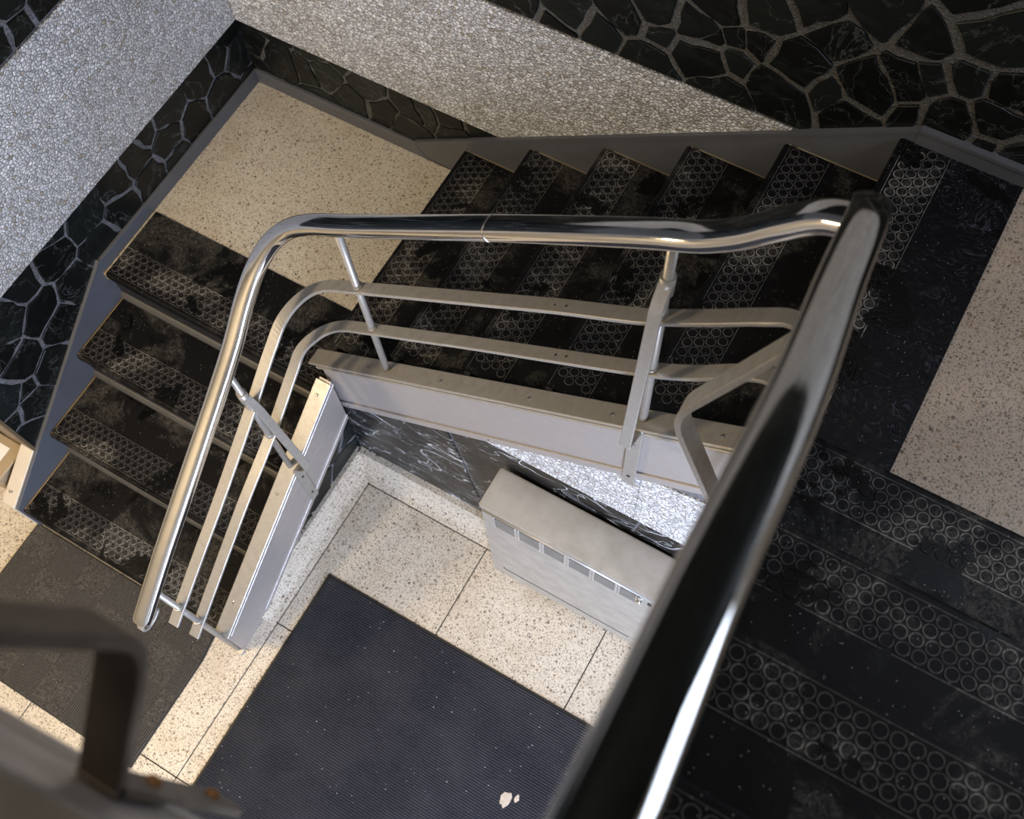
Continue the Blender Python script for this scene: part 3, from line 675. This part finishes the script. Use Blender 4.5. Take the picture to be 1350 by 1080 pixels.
# ------------------------------------------------------------------ radiator cabinet
ra2 = thing('radiator_cabinet', (1.95, .78, 0), 'grey metal radiator cabinet against the wall under the middle flight', 'radiator')
RX0, RX1, RY0, RY1, RZ = 1.658, 2.273, .709, .846, .80
body = prism('body', [(RY0+.02,.004),(RY0,.03),(RY0,RZ-.030),(RY1,RZ-.030),(RY1,.004)], 0, RX0, RX1, 'radiator', ra2, .004)
box('lid', (RX0-.003, RY0-.004, RZ-.020), (RX1+.003, RY1+.004, RZ), 'radiator', ra2, .005, 2)
box('shadow_gap', (RX0+.006, RY0+.002, RZ-.032), (RX1-.006, RY1-.004, RZ-.018), 'dark', ra2)
tube('front_bead', (RX0+.01, RY0-.001, RZ-.034), (RX1-.01, RY0-.001, RZ-.034), .006, 'radiator', ra2)
n = 6; x = RX0+.050; gw = .078; gp = .0895
for i in range(n):
    a = x+i*gp
    gr = box('grille', (a, RY0-.0015, RZ-.148), (a+gw, RY0+.004, RZ-.056), 'grille', ra2)
    for q in range(10): box('slat', (a+.004, RY0-.0042, RZ-.144+q*.0085), (a+gw-.004, RY0-.001, RZ-.1395+q*.0085), 'slat', gr)
    for xx in (a-.003, a+gw-.003): box('grille_frame', (xx, RY0-.006, RZ-.152), (xx+.006, RY0+.001, RZ-.050), 'trimm', gr, .001)
box('panel_seam', (RX0+.05, RY0-.0012, .118), (RX1-.05, RY0+.002, .1225), 'dark', ra2)
box('panel_seam', (RX0+.05, RY0-.0012, .1225), (RX0+.0545, RY0+.002, .135), 'dark', ra2)
kn = tube('knob', (RX1-.045, RY0-.022, RZ-.062), (RX1-.045, RY0, RZ-.062), .009, 'polish', ra2)
box('latch', (RX1-.062, RY0-.010, RZ-.090), (RX1-.052, RY0, RZ-.050), 'polish', ra2, .002)
box('keyhole', (RX1-.020, RY0-.002, RZ-.105), (RX1-.006, RY0+.004, RZ-.080), 'dark', ra2)

# ------------------------------------------------------------------ mats
mm = thing('floor_mat', (1.7, -.2, 0), 'large dark navy ribbed entrance mat lying on the terrazzo ground floor', 'mat')
box('mat_border', (1.1163, -1.3, .0), (2.40, .3878, .006), 'edge', mm, .002)
box('mat_pile', (1.1263, -1.29, .003), (2.39, .3778, .011), 'mat1', mm, .003)
mf = thing('floor_mat', (.45, -.28, 0), 'grey patterned mat on the ground floor at the foot of the lowest flight', 'mat')
prism('mat_border', [(-.004,-.558),(.888,-.558),(.888,-.12),(.872,-.009),(-.004,-.009)], 2, 0, .005, 'edge', mf)
prism('mat_pile', [(.002,-.552),(.882,-.552),(.882,-.12),(.866,-.012),(.002,-.012)], 2, .002, .010, 'mat2', mf, .002)
# torn paper scraps
rp = random.Random(5)
for (px_, py_, s_, lab) in ((2.108, .018, .026, 'larger torn tan paper scrap on the ribbed navy mat'), (2.140, .040, .013, 'tiny torn tan paper scrap beside the larger one on the navy mat')):
    bm = bmesh.new(); k = 11
    ringp = [(px_+s_*rp.uniform(.55,1.1)*math.cos(2*math.pi*i/k)*.8, py_+s_*rp.uniform(.55,1.1)*math.sin(2*math.pi*i/k)*1.2) for i in range(k)]
    lo = [bm.verts.new((x_, y_, .0108)) for x_, y_ in ringp]; hi = [bm.verts.new((x_, y_, .0118+rp.uniform(0, .002))) for x_, y_ in ringp]
    ctr = bm.verts.new((px_, py_, .0135)); bm.faces.new(lo)
    for i in range(k):
        bm.faces.new((lo[i], lo[(i+1)%k], hi[(i+1)%k], hi[i])); bm.faces.new((hi[i], hi[(i+1)%k], ctr))
    tag(link('paper_scrap', tomesh(bm, 'paper_scrap'), 'paper'), lab, 'paper scrap')

# ------------------------------------------------------------------ beige metal cabinet beyond the left wall
cb = thing('metal_cabinet', (-.45, .12, 0), 'beige metal cabinet with a pale slotted grille at the left edge beside the lowest step', 'cabinet')
box('body', (-.9, .035, .0), (-.075, .190, .28), 'beige', cb, .006)
box('lid', (-.9, .030, .28), (-.070, .191, .292), 'beige', cb, .003)
for i in range(5): box('grille_slot', (-.88+i*.157, .095, .290), (-.745+i*.157, .160, .294), 'white', cb)
